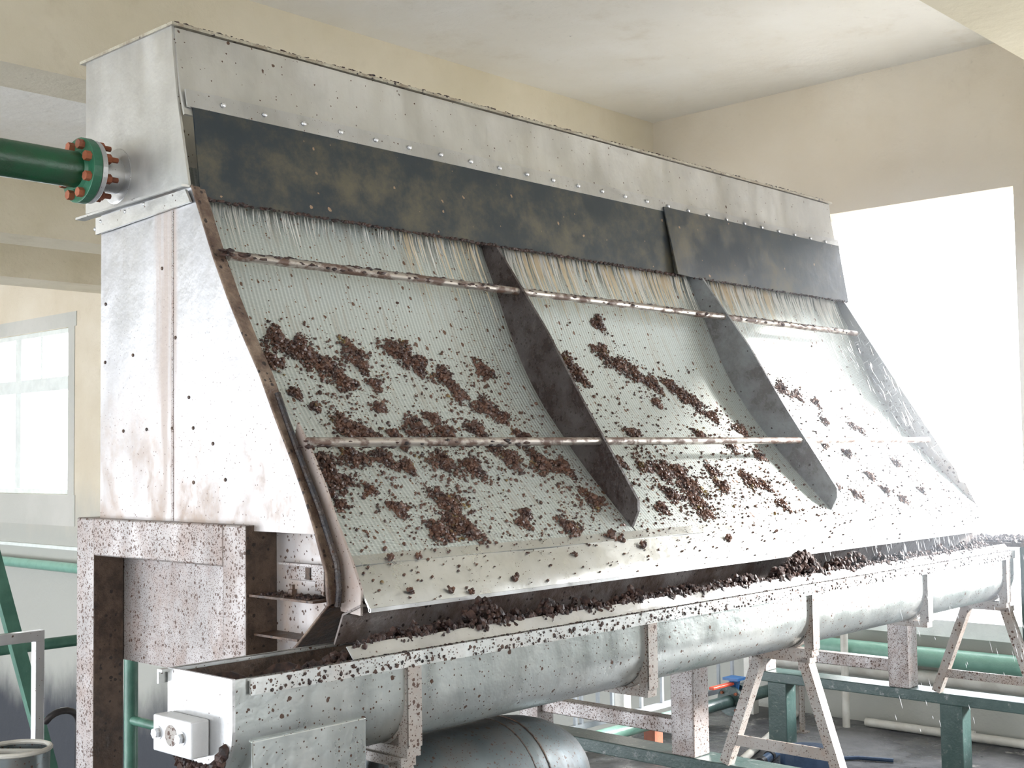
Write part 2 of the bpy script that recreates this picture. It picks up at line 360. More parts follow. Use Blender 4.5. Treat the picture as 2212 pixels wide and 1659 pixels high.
# right hand opening: thin frame and white ledge
def window(name, y0, y1, z0, z1, muls, rails):
    t = bpy.data.objects.new(name, None); C.objects.link(t); t.location = P(XW+0.03,y0,z0); t['_b'] = list(P(XW+0.03,y0,z0)); tag(t, kind='structure'); ALL.append(t)
    f = 0.028
    bm = bmesh.new()
    for a,b in (((y0,z0),(y1,z0+f)), ((y0,z1-f),(y1,z1)), ((y0,z0+f),(y0+f,z1-f)), ((y1-f,z0+f),(y1,z1-f))): box(bm, (XW+0.02,a[0],a[1]), (XW+0.05,b[0],b[1]))
    obj('frame', bm, 'winframe', t, bevel=0.002)
    for m_, a, b, wd in muls: obj('mullion', one(box, (XW+0.024,m_-wd/2,a), (XW+0.046,m_+wd/2,b)), 'winframe', t)
    for zz, wd in rails: obj('transom', one(box, (XW+0.018,y0+f,zz-wd/2), (XW+0.052,y1-f,zz+wd/2)), 'winframe', t)
    obj('pane', one(box, (XW+0.034,y0+f,z0+f), (XW+0.036,y1-f,z1-f)), 'glass', t)
    return t
window('window_1', 6.50, 8.10, -0.19, 0.735, [(6.86,0.43,0.71,0.022), (7.145,-0.16,0.71,0.07), (7.55,-0.16,0.71,0.022)], [(0.43,0.075)])
struct('trim_mortar', one(box, (XW-0.004,6.41,0.735), (XW,8.2,0.815)), 'mortar')
struct('trim_mortar_side', one(box, (XW-0.004,6.43,-0.19), (XW,6.50,0.735)), 'mortar')
struct('trim_sill_patch', one(box, (XW-0.004,6.42,-0.36), (XW,8.2,-0.19)), 'mortar')
bm = bmesh.new(); box(bm, (XW-0.03,1.28,-0.52), (XW+0.12,1.93,-0.475)); struct('trim_window_ledge', bm, 'winframe')
bm = bmesh.new(); box(bm, (XW-0.03,-0.15,-0.52), (XW+0.12,1.05,-0.475)); struct('trim_window_ledge', bm, 'winframe')
struct('trim_plaster_ledge', one(box, (XW-0.015,2.2,-0.488), (XW,10.9,-0.470)), 'winframe')
struct('trim_handrail_outside', one(tube, [(XW+0.3,0.6,-0.43),(XW+0.3,2.2,-0.43)], 0.008), 'greybar')

# pipes on the far wall
wp = thing('wall_pipe', 'long pale green water pipe running along the far wall above the floor', 'pipe', (3.30,1.0,-0.575))
obj('pipe_body', one(tube, [(3.34,-1.0,-0.575),(3.34,10.6,-0.575)], 0.027, 20), 'walpipe', wp, True)
for yy in (0.9,1.95,3.2,5.0,8.5): obj('bracket', one(box, (3.31,yy,-0.605), (3.40,yy+0.02,-0.598)), 'greybar', wp)
wp = thing('white_pipe', 'white pipe fixed on far wall just under the pale green pipe', 'pipe', (3.355,1.0,-0.635))
obj('pipe_body', one(tube, [(3.355,0.3,-0.633),(3.355,2.15,-0.633)], 0.019, 14), 'palepipe', wp, True)
for yy in (0.9,1.95): obj('bracket', one(box, (3.335,yy,-0.657), (3.40,yy+0.012,-0.652)), 'greybar', wp)
vp = thing('drain_pipe', 'thin vertical white drain pipe standing against the far wall beside the opening', 'pipe', (3.30,1.80,FL))
obj('pipe_body', one(tube, [(3.30,1.79,FL),(3.30,1.79,-0.50)], 0.011, 12), 'palepipe', vp, True)
obj('collar', one(tube, [(3.30,1.79,-0.52),(3.30,1.79,-0.50)], 0.014, 12), 'palepipe', vp, True)
fp = thing('floor_pipe', 'pale pipe lying on the floor at the foot of the far wall', 'pipe', (3.3,1.2,FL))
obj('pipe_body', one(tube, [(3.36,0.3,FL+0.013),(3.34,1.75,FL+0.013)], 0.012, 12), 'palepipe', fp, True)
obj('pipe_joint', one(tube, [(3.355,1.44,FL+0.014),(3.352,1.47,FL+0.014)], 0.0138, 12), 'palepipe', fp, True)
fp = thing('floor_pipe', 'cream pipe lying diagonally on wet floor between trestle legs', 'pipe', (3.0,1.85,FL))
obj('pipe_body', one(tube, [(2.74,1.78,FL+0.011),(3.33,1.97,FL+0.011)], 0.010, 12), 'palepipe', fp, True)
obj('pipe_joint', one(tube, [(3.1,1.896,FL+0.012),(3.13,1.906,FL+0.012)], 0.0115, 12), 'palepipe', fp, True)

# ---------------------------------------------------------------- steel base frames and machine
E0, E1 = 1.0, 2.935
D1, D2 = 1.627, 2.277
prof = [(1.60,.43),(1.590,.395),(1.577,.357),(1.561,.320),(1.545,.285),(1.528,.243),(1.509,.200),(1.489,.160),(1.466,.121),(1.437,.079),(1.404,.039),(1.370,-.001),(1.334,-.04),(1.297,-.077),(1.259,-.115),(1.247,-.127)]
cs = [0]
for a,b in zip(prof, prof[1:]): cs.append(cs[-1]+math.dist(a,b))
def on_screen(s_, off=0.0):
    s_ = max(0, min(cs[-1]-1e-4, s_))
    i = max(k for k in range(len(cs)-1) if cs[k] <= s_)
    k = (s_-cs[i])/(cs[i+1]-cs[i]); a, b = Vector(prof[i]), Vector(prof[i+1]); p = a.lerp(b,k); t = (b-a).normalized()
    nrm = Vector((t.y, -t.x)); return p.x+nrm.x*off, p.y+nrm.y*off, nrm   # nrm points to the front (-y, +z)

for k, (xx, lab) in enumerate(((0.985,'green steel base beam on short legs under near end of screen'), (2.0,'green steel base beam under the middle columns and nearer trestle'), (2.90,'green steel base beam on short legs at the far end below the trough'))):
    if k == 0:
        bf = thing('base_frame', lab, 'steel frame', (0.985,1.5,FL), 'green base frames under the machine')
        obj('beam', one(box, (0.985,0.98,-0.607), (1.053,1.825,-0.581)), 'greenframe', bf, bevel=0.002)
        for yy in (1.745,1.275): obj('leg', one(box, (0.988,yy,FL), (1.037,yy+0.055,-0.607)), 'greenframe', bf, bevel=0.002)
        bf0 = bf
    else: dup(bf0, (xx-0.985,0,0), lab)

mc = thing('sieve_screen', 'large stainless steel inclined sieve screen machine with hopper, rubber flaps and three sloping bays', 'machine', (1.95,1.6,-0.581))
# hopper
side = [(1.602,.638),(1.5985,.60),(1.588,.53),(1.556,.392),(1.852,.392),(1.852,.636)]
obj('hopper_side', one(prism, side, 0, E0-0.004, E0), 'hopper', mc)
obj('hopper_side', one(prism, side, 0, E1, E1+0.004), 'hopper', mc)
obj('hopper_front', one(sheet, [(1.5985,.634),(1.596,.60),(1.585,.535),(1.574,.50)], E0, E1, 0.004, 24, lambda x,i: (0.0015*math.sin(x*9+i), 0)), 'hopper', mc, True)
bm = bmesh.new(); box(bm, (E0,1.848,.392), (E1,1.852,.636)); obj('hopper_back', bm, 'hopper', mc)
bm = bmesh.new(); box(bm, (E0,1.60,.392), (E1,1.848,.396)); obj('hopper_floor', bm, 'hopper', mc)
bm = bmesh.new()
for (a,b) in (((E0-0.008,1.594,.636),(E1+0.006,1.604,.6405)), ((E0-0.008,1.848,.636),(E1+0.006,1.866,.6405)), ((E0-0.008,1.604,.636),(E0+0.012,1.848,.6405)), ((E1-0.012,1.604,.636),(E1+0.006,1.848,.6405))): box(bm, a, b)
obj('hopper_rim', bm, 'rimedge', mc)
bm = Acc(); random.seed(3)
for k in range(520):
    x = E0 + (E1-E0)*random.random()**1.3; blob(bm, (x, 1.5945+0.006*random.random(), .6405+0.002*random.random()), 0.0006+0.0020*random.random()**2, k, 1, (2.2,1,0.6))
cr = obj('crust', bm, 'darksludge', mc, True); cr['kind'] = 'stuff'
# lower hopper flange and bolted angle on near end
obj('hopper_flange', one(prism, [(1.556,.3925),(1.556,.389),(1.862,.382),(1.862,.3855)], 0, E0-0.016, E0), 'hopper', mc)
bm = bmesh.new(); prism(bm, [(1.560,.386),(1.813,.379),(1.813,.353),(1.547,.366)], 0, E0-0.008, E0-0.004); obj('joint_strip', bm, 'hopper', mc)
rb = None
def bolt_x(x, y, z, r=0.0035, h=0.004, name='bolt', mat='clean', par=None):
    bm = bmesh.new(); tube(bm, [(x,y,z),(x-h*0.6,y,z),(x-h,y,z)], [r,r*0.9,r*0.35], 8); return obj(name, bm, mat, par or mc, True)
b0 = bolt_x(E0-0.006,1.815,0.362)
for (y_,z_) in ((1.756,.389),(1.700,.391),(1.725,.377),(1.672,.381),(1.798,.372)): copy_child(b0, (0, y_-1.815, z_-0.362+0.000))
# rivet marks on near end panel
b1 = bolt_x(E0-0.001,1.631,0.28,0.0028,0.0022,'weld_stud','grime')
for (y_,z_) in ((1.595,.175),(1.712,.157),(1.793,.242),(1.794,.151),(1.56,.087),(1.739,.043),(1.673,.044),(1.603,.044),(1.549,.043),(1.548,-.034),(1.50,.02),(1.47,-.03)): copy_child(b1, (0, y_-1.631, z_-0.28))
# end panels
pan = [(1.808,-.09),(1.808,.392),(1.556,.392),(1.528,.337),(1.501,.283),(1.466,.222),(1.430,.166),(1.393,.113),(1.358,.052),(1.323,-.004),(1.297,-.05),(1.274,-.098),(1.404,-.098),(1.404,-.09)]
obj('end_panel', one(prism, pan, 0, E0-0.001, E0+0.003), 'panel', mc)
lp = [(1.404,-.09),(1.273,-.095),(1.254,-.145),(1.250,-.185),(1.315,-.241),(1.36,-.262),(1.404,-.30)]
obj('lower_end_plate', one(prism, [(a*1.034,b*1.034) for a,b in lp], 0, 1.036, 1.040), 'panel', mc)
far = [(1.852,.392),(1.575,.392),(1.559,.368),(1.42,.15),(1.281,-.059),(1.276,-.081),(1.262,-.085),(1.223,-.163),(1.224,-.19),(1.26,-.20),(1.36,-.262),(1.40,-.30),(1.852,-.30)]
obj('end_panel', one(prism, far, 0, E1, E1+0.004), 'panel', mc)
obj('panel_seam', one(box, (E0-0.0016,1.6,-.09), (E0-0.001,1.605,.363)), 'stand', mc)
# folded front edge of the near panel with dark gasket, and inner skirt plate
edge = [(1.556,.392),(1.528,.337),(1.501,.283),(1.466,.222),(1.430,.166),(1.393,.113),(1.358,.052),(1.323,-.004),(1.297,-.05),(1.273,-.10),(1.254,-.145),(1.250,-.185)]
obj('panel_edge', one(sheet, edge, E0, E0+0.022, 0.003), 'edge', mc)
obj('edge_bead', one(tube, [(E0,a-0.001,b) for a,b in edge]+[(E0,1.315,-.242)], 0.0018, 8), 'edge', mc, True)
skirt = [(1.300,.030),(1.325,.012),(1.290,-.035),(1.262,-.088),(1.245,-.135),(1.249,-.19),(1.213,-.197),(1.215,-.165),(1.230,-.128),(1.262,-.090),(1.263,-.075),(1.278,-.04)]
skirt = [(1.340,.045),(1.352,.000),(1.310,-.060),(1.272,-.11),(1.262,-.14),(1.252,-.195),(1.214,-.198),(1.213,-.166),(1.232,-.130),(1.262,-.080),(1.283,-.038),(1.310,.005)]
obj('skirt_plate', one(prism, skirt, 0, E0+0.022, E0+0.026), 'skirt', mc)
gk = [(1.372,.085),(1.350,.045),(1.330,.010),(1.306,-.030),(1.284,-.066),(1.268,-.098),(1.250,-.135),(1.246,-.165),(1.249,-.188)]
obj('rubber_gasket', one(tube, [(E0+0.012,a-0.003,b) for a,b in gk], 0.0042, 8), 'gasket', mc, True)
# screens
for (a,b) in ((E0+0.024,D1-0.002),(D1+0.002,D2-0.002),(D2+0.002,E1)):
    obj('screen_panel', one(sheet, prof, a, b, 0.006), 'wire', mc, True)
obj('blank_strip', one(sheet, [(1.2465,-.1265),(1.236,-.1375)], E0+0.026, E1, 0.004), 'apron', mc)
obj('apron', one(sheet, [(1.2375,-.1385),(1.228,-.151),(1.2135,-.1705),(1.201,-.188),(1.2005,-.1925)], E0+0.026, E1, 0.003, 40, lambda x,i: (0, 0.0012*math.sin(x*17) if i == 0 else 0)), 'apron', mc, True)
obj('apron_lip', one(box, (E0+0.026,1.199,-.1935), (E1,1.2025,-.1885)), 'clean', mc)
obj('chute_back', one(sheet, [(1.212,-.187),(1.245,-.2),(1.262,-.238)], E0+0.02, E1, 0.003), 'chute', mc)
obj('tank_front', one(sheet, [(1.255,-.19),(1.315,-.241),(1.40,-.30)], E0+0.003, E1, 0.003), 'grime', mc)
# dividers
def divider(x):
    inner = [prof[i] for i in range(len(prof)) if prof[i][1] <= .40 and prof[i][1] > -.12]
    outer = [(1.264,-.128),(1.254,-.122),(1.240,-.095),(1.240,-.077),(1.352,.088),(1.432,.215),(1.545,.370),(1.560,.395)]
    bm = bmesh.new(); prism(bm, inner+outer, 0, x-0.003, x+0.003); return obj('divider_plate', bm, 'divider', mc)
divider(D1); dv = divider(D2); dv.data.materials[0] = MAT['dividergrey']
# rods
for (y_,z_,mt) in ((1.496,.286,'rod'),(1.318,.019,'rod')):
    r = obj('spray_rod', one(tube, [(E0+0.023,y_,z_),(2.862,y_,z_)], 0.0068, 12), mt, mc, True)
    bm = Acc(); random.seed(5)
    for k in range(260 if z_ > .1 else 60):
        x = E0+0.01+(1.85*random.random()**1.4 if z_>.1 else 0.45*random.random()); a = random.uniform(-0.4,math.pi)
        blob(bm, (x, y_-0.0062*math.cos(a), z_+0.0066*math.sin(a)*(1 if z_>.1 else -1)), 0.0016+0.0022*random.random()**2, k, 1, (2.6,1,0.9))
    q = obj('crust', bm, 'darksludge', r, True); q['kind'] = 'stuff'
# strip, bolts and rubber flaps
obj('clamp_strip', one(sheet, [(1.5775,.539),(1.5715,.512)], E0+0.004, E1, 0.003), 'clean', mc)
bm = bmesh.new(); tube(bm, [(1.066,1.5735,.5255),(1.066,1.5705,.526),(1.066,1.5695,.526)], [0.0042,0.0038,0.0015], 8); b2 = obj('bolt', bm, 'clean', mc, True)
for k in range(1, 25): copy_child(b2, (k*0.0748,0,0))
fl = [(1.5735,.520),(1.568,.484),(1.5625,.447),(1.5567,.410),(1.551,.373)]
def wavy(x,i): return (-0.0012*math.sin(x*5.0)*i/4, 0.003*noise.noise(Vector((x*6,0,3)))*(1 if i==4 else 0))
obj('rubber_flap', one(sheet, fl, E0+0.014, 2.178, 0.003, 70, wavy), 'flap', mc, True)
fl2 = [(a-0.004,b) for a,b in fl]
obj('rubber_flap', one(sheet, fl2, 2.168, E1-0.012, 0.003, 40, lambda x,i: (wavy(x,i)[0]-0.012*i/4*max(0,1-(x-2.168)/0.08), wavy(x,i)[1]+0.001)), 'flap', mc, True)
bm = Acc(); random.seed(8)
for k in range(700):
    x = random.uniform(E0+0.02, E1-0.02); blob(bm, (x, 1.5485-0.0012*math.sin(x*5), .3725+0.0025*random.random()), 0.001+0.0022*random.random(), k, 1, (1.7,1,1))
q = obj('wet_crust', bm, 'darksludge', mc, True); q['kind'] = 'stuff'
# body behind
bm = bmesh.new(); box(bm, (1.042,1.804,-.30), (E1,1.808,.388)); obj('back_panel', bm, 'panel', mc)
bm = bmesh.new(); box(bm, (1.042,1.40,-.304), (E1,1.804,-.30)); obj('tank_bottom', bm, 'panel', mc)
# frame: columns, head beam, braces
cl = None
for xx in (0.985, 2.0, 2.90):
    for yy in (1.802, 1.404):
        zt = -.09 if (xx < 1) else -.30
        if cl and xx > 2.1: copy_child(cl[yy], (0.90,0,0)); continue
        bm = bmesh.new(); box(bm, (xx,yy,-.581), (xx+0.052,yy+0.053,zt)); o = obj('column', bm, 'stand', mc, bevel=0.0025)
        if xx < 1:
            o.data.materials.append(MAT['soil_shade'])  # near columns' front faces: brown dirt and shade, both put into the colour
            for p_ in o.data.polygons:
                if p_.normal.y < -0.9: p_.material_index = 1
        if xx == 2.0: cl = dict(cl or {}); cl[yy] = o
    obj('brace', one(box, (xx+0.012,1.457,-.546), (xx+0.042,1.802,-.516)), 'stand', mc, bevel=0.002)
obj('head_beam', one(box, (0.9845,1.457,-.147), (1.0375,1.802,-.09)), 'stand', mc, bevel=0.0025)
obj('lower_plate', one(prism, [(1.853,-.147),(1.404,-.147),(1.404,-.285),(1.64,-.312),(1.853,-.312)], 0, 1.038, 1.041), 'stand', mc)
# small brackets between front column and panel edge
obj('angle_bracket', one(box, (0.990,1.268,-.184), (1.037,1.404,-.181)), 'grime', mc)
obj('angle_bracket', one(box, (0.998,1.310,-.236), (1.037,1.404,-.233)), 'grime', mc)
bm = bmesh.new(); box(bm, (1.022,1.286,-.182), (1.033,1.290,-.140)); box(bm, (1.024,1.290,-.143), (1.033,1.384,-.140)); obj('slot_plate', bm, 'stand', mc)
bm = bmesh.new(); prism(bm, [(1.292,-.143),(1.372,-.143),(1.378,-.148),(1.378,-.157),(1.372,-.163),(1.318,-.163),(1.318,-.175),(1.292,-.175)], 0, 1.0325, 1.0355); obj('slot_cover', bm, 'stand', mc, bevel=0.001)
obj('slot_hole', one(box, (1.031,1.326,-.161), (1.0322,1.336,-.145)), 'soil_shade', mc)
bm = bmesh.new(); tube(bm, [(1.012,1.338,-.181),(1.012,1.338,-.172),(1.012,1.338,-.1715),(1.012,1.338,-.166)], [0.0065,0.0065,0.0035,0.0035], 6); obj('nut', bm, 'grime', mc)
bm = Acc(); random.seed(11)
for k in range(160): blob(bm, (0.995+0.035*random.random(), 1.285+0.10*random.random()**2, -.1805), 0.001+0.0026*random.random()**2, k)
q = obj('bracket_dirt', bm, 'darksludge', mc, True); q['kind'] = 'stuff'
# feed stub on hopper
px, py, pz = E0, 1.757, .437
obj('stub_ring', one(tube, [(px-0.003,py,pz),(px-0.0045,py,pz),(px-0.005,py,pz)], [0.043,0.043,0.041], 40), 'clean', mc, True)
obj('feed_stub', one(tube, [(px-0.044,py,pz),(px-0.003,py,pz)], 0.0275, 28), 'clean', mc, True)
bm = bmesh.new(); tube(bm, [(px-0.0525,py,pz),(px-0.044,py,pz)], 0.048, 40); obj('stub_flange', bm, 'clean', mc, bevel=0.0008)

fpipe = thing('feed_pipe', 'dark green painted feed pipe with bolted flange joining the hopper end', 'pipe', (0.3,py,pz))
obj('pipe_body', one(tube, [(-1.2,py,pz-0.0),(px-0.068,py,pz)], 0.0275, 28), 'greenpipe', fpipe, True)
bm = bmesh.new(); tube(bm, [(px-0.068,py,pz),(px-0.0535,py,pz)], 0.0495, 40); obj('flange', bm, 'flange', fpipe, bevel=0.001)
fb = None
for k in range(8):
    a = math.pi/8 + k*math.pi/4; yy, zz = py+0.0395*math.cos(a), pz+0.0395*math.sin(a)
    if fb is None:
        bm = bmesh.new(); tube(bm, [(px-0.077,yy,zz),(px-0.068,yy,zz)], 0.0074, 6); tube(bm, [(px-0.044,yy,zz),(px-0.035,yy,zz)], 0.0078, 6); tube(bm, [(px-0.068,yy,zz),(px-0.023,yy,zz)], 0.0042, 8)
        fb = obj('bolt', bm, 'rust', fpipe); y0_, z0_ = yy, zz
    else: copy_child(fb, (0, yy-y0_, zz-z0_))
obj('weld_collar', one(tube, [(px-0.072,py,pz),(px-0.068,py,pz)], [0.0285,0.032], 28), 'flange', fpipe, True)

# ---------------------------------------------------------------- screw conveyor trough
T0, T1, YF, YB, ZR = 0.79, 2.915, 1.148, 1.274, -0.2375
R = (YB-YF-0.006)/2; YC = (YF+YB)/2; ZC = ZR-0.055
tr = thing('screw_conveyor', 'long U-shaped stainless steel screw conveyor trough running below the screen lip', 'conveyor', (1.85,YC,ZC-R-0.01))
up_ = [(YC-R, ZR)] + [(YC-R*math.cos(a), ZC-R*math.sin(a)) for a in [math.pi*k/14 for k in range(15)]] + [(YC+R, ZR)]
obj('trough_shell', one(sheet, up_, T0+0.002, T1, -0.003, 30), 'trough', tr, True)
bm = bmesh.new(); box(bm, (T0+0.018,YF-0.006,ZR-0.018), (T1,YF-0.003,ZR)); box(bm, (T0+0.018,YF-0.003,ZR-0.003), (T1,YF+0.004,ZR)); obj('front_rim', bm, 'rim', tr)
bm = bmesh.new(); box(bm, (T0-0.012,YB+0.003,ZR-0.016), (T1,YB+0.006,ZR)); box(bm, (T0-0.012,YB-0.004,ZR-0.003), (T1,YB+0.003,ZR)); obj('back_rim', bm, 'rim', tr)
obj('inner_baffle', one(sheet, [(YF+0.018,ZR+0.014),(YF+0.008,ZR+0.003),(YF+0.005,ZR)], T0+0.17, T1, 0.0015, 30, lambda x,i: (0, 0.002*noise.noise(Vector((x*14,0,0))) if i==0 else 0)), 'clean', tr)
ep = [(YC-R-0.003, ZR+0.001)] + [(YC-(R+0.003)*math.cos(a), ZC-(R+0.003)*math.sin(a)) for a in [math.pi*k/14 for k in range(15)]] + [(YC+R+0.003, ZR+0.001)]
obj('soiled_lining', one(sheet, [(YC-(R-.0012)*math.cos(a), ZC-(R-.0012)*math.sin(a)) for a in [math.pi*k/14 for k in range(15)]], T0+0.003, T1-0.001, -0.0006), 'soil_shade', tr, True)
obj('soiled_lining', one(box, (T0+0.003,YB-0.0042,ZC), (T1-0.001,YB-0.0036,ZR-0.004)), 'soil_shade', tr)
obj('soiled_lining', one(box, (T0+0.003,YF+0.0036,ZC), (T0+0.17,YF+0.0042,ZR-0.004)), 'soil_shade', tr)
obj('end_plate', one(prism, ep, 0, T0-0.002, T0+0.002), 'clean', tr)
obj('end_plate', one(prism, ep, 0, T1, T1+0.004), 'trough', tr)
bb = obj('bearing_block', one(box, (T0-0.026,1.190,-.3235), (T0-0.002,1.2655,-.2835)), 'block', tr, bevel=0.002)
for yy in (1.2535, 1.2065):
    bm = bmesh.new(); tube(bm, [(T0-0.026,yy,-.3025),(T0-0.0275,yy,-.3025)], 0.0075, 16); tube(bm, [(T0-0.0275,yy,-.3025),(T0-0.0325,yy,-.3025)], 0.0058, 6); obj('bolt', bm, 'clean', bb)
obj('shaft_end', one(tube, [(T0-0.026,1.2285,-.3025),(T0-0.0265,1.2285,-.3025)], 0.0115, 24), 'cradle', bb)
obj('screw_shaft', one(tube, [(T0+0.002,YC,ZC),(T1,YC,ZC)], 0.013, 12), 'darksludge', tr, True)
bm = bmesh.new(); n_ = 16*26; ring = []
for k in range(n_+1):
    a = 2*math.pi*k/16; x = T0+0.02+(T1-T0-0.05)*k/n_
    ring.append((bm.verts.new(P(x, YC+0.012*math.cos(a), ZC+0.012*math.sin(a))), bm.verts.new(P(x, YC+0.053*math.cos(a), ZC+0.053*math.sin(a)))))
for k in range(n_): bm.faces.new([ring[k][0],ring[k][1],ring[k+1][1],ring[k+1][0]])
q = obj('screw_flight', bm, 'darksludge', tr, True); md = q.modifiers.new('solid','SOLIDIFY'); md.thickness = 0.006
# cradle frames welded to the trough
ck = []
def cradle(x):
    out = []
    bm = bmesh.new(); box(bm, (x,YF-0.0065,-.352), (x+0.022,YF-0.0035,ZR-0.018)); box(bm, (x,YF-0.006,-.352), (x+0.003,YF+0.012,ZR-0.018)); out.append(obj('cradle_upright', bm, 'cradle', tr))
    bm = bmesh.new(); box(bm, (x,YB+0.0035,-.352), (x+0.022,YB+0.0065,ZR-0.016)); out.append(obj('cradle_upright', bm, 'cradle', tr))
    out.append(obj('cradle_foot', one(box, (x,YF-0.0035,-.364), (x+0.022,YB+0.0035,-.352)), 'cradle', tr))
    # saddle plate shaped to the trough
    arc = [math.pi*k/14 for k in range(1,14)]
    band = [(YC-(R+0.0035)*math.cos(a), ZC-(R+0.0035)*math.sin(a)) for a in arc] + [(YC-(R+0.0075)*math.cos(a), ZC-(R+0.0075)*math.sin(a)) for a in arc[::-1]]
    out.append(obj('saddle_strip', one(prism, band, 0, x+0.001, x+0.021), 'cradle', tr))
    out.append(obj('gusset', one(prism, [(YB+0.0035,-.352),(YB+0.0035,-.318),(YB-0.030,-.352)], 0, x+0.004, x+0.007), 'cradle', tr))
    return out
first = cradle(1.035)
for xx in (1.515, 1.995, 2.455, 2.86):
    for o in first: copy_child(o, (xx-1.035,0,0))
obj('discharge_box', one(box, (0.812,YF-0.002,-.52), (0.972,YB-0.004,-.3055)), 'trough', tr, bevel=0.0015)
bm = Acc(); random.seed(21)
for k in range(90):
    a = random.uniform(0.2,1.0)*math.pi*0.5+random.choice((0,0.9)); blob(bm, (T0-0.001-0.004*random.random(), YC-R*0.9*math.cos(a), ZC-R*math.sin(a)*random.uniform(0.75,1.02)), 0.003+0.004*random.random(), k)
q = obj('drip_sludge', bm, 'darksludge', tr, True); q['kind'] = 'stuff'

es = thing('end_support', 'dark steel post and mud covered plate at the far end of the trough', 'support', (2.96,1.12,FL))
obj('post', one(box, (2.935,1.095,FL), (2.985,1.140,-.232)), 'greenframe', es, bevel=0.002)
obj('cover_plate', one(box, (2.935,1.10,-.232), (3.12,1.30,-.222)), 'soil_shade', es, bevel=0.001)
bm = Acc(); random.seed(17)
for k in range(500): blob(bm, (2.94+0.17*random.random(), 1.105+0.19*random.random(), -.220), 0.002+0.006*random.random()**2, k)
q = obj('caked_mud', bm, 'darksludge', es, True); q['kind'] = 'stuff'
tp = thing('thin_pole', 'thin rusty upright pole standing behind the far green base beam', 'pole', (3.16,1.86,FL))
obj('pole', one(tube, [(3.16,1.85,FL),(3.16,1.85,-.60)], 0.008, 10), 'cradle', tp, True)
obj('foot', one(box, (3.145,1.835,FL), (3.175,1.865,FL+0.004)), 'cradle', tp)
# trestles
def trestle(x, lab, first=None):
    if first: return dup(first, (x-1.995,0,0), lab)
    t = thing('trestle', lab, 'stand', (x,1.22,-0.581), 'A-shaped trestles carrying the trough')
    obj('head_bar', one(box, (x,1.150,-.376), (x+0.024,1.270,-.364)), 'cradle', t)
    obj('leg', one(bar, (x+0.011,1.255,-.370), (x+0.011,1.335,-.578), 0.022, 0.020), 'cradle', t)
    obj('leg', one(bar, (x+0.011,1.165,-.370), (x+0.011,1.098,-.578), 0.022, 0.020), 'cradle', t)
    obj('cross_bar', one(box, (x+0.001,1.118,-.542), (x+0.006,1.316,-.522)), 'cradle', t)
    return t
t0 = trestle(1.995, 'rust-specked splayed steel trestle under middle of the trough')
trestle(2.895, 'splayed steel trestle under the far end of the trough', t0)
trestle(1.030, 'splayed steel trestle under near part of trough beside the grey cylinder', t0)

# grey cylinder under the trough
tk = thing('steel_drum', 'dark grey horizontal cylinder with domed end lying under the trough', 'tank', (1.1,1.24,-0.58))
rr = 0.098; ax = -.470
seg = [(0.78,rr),(1.30,rr)]
obj('drum_shell', one(tube, [(1.068,1.25,ax),(1.18,1.25,ax),(1.30,1.25,ax)], rr, 40), 'tank', tk, True)
dm = [(1.30+0.17*math.sin(a), rr*math.cos(a)) for a in [math.pi/2*k/9 for k in range(10)]]
obj('domed_end', one(tube, [(x,1.25,ax) for x,_ in dm], [max(r_,0.001) for _,r_ in dm], 40), 'tank', tk, True)
for xx in (1.285,1.312):
    obj('weld_seam', one(tube, [(xx,1.25,ax),(xx+0.002,1.25,ax)], rr*1.006, 40), 'grime', tk, True)
for xx in (1.09,1.24): obj('saddle', one(box, (xx,1.18,FL), (xx+0.03,1.32,ax-rr*0.8)), 'cradle', tk)
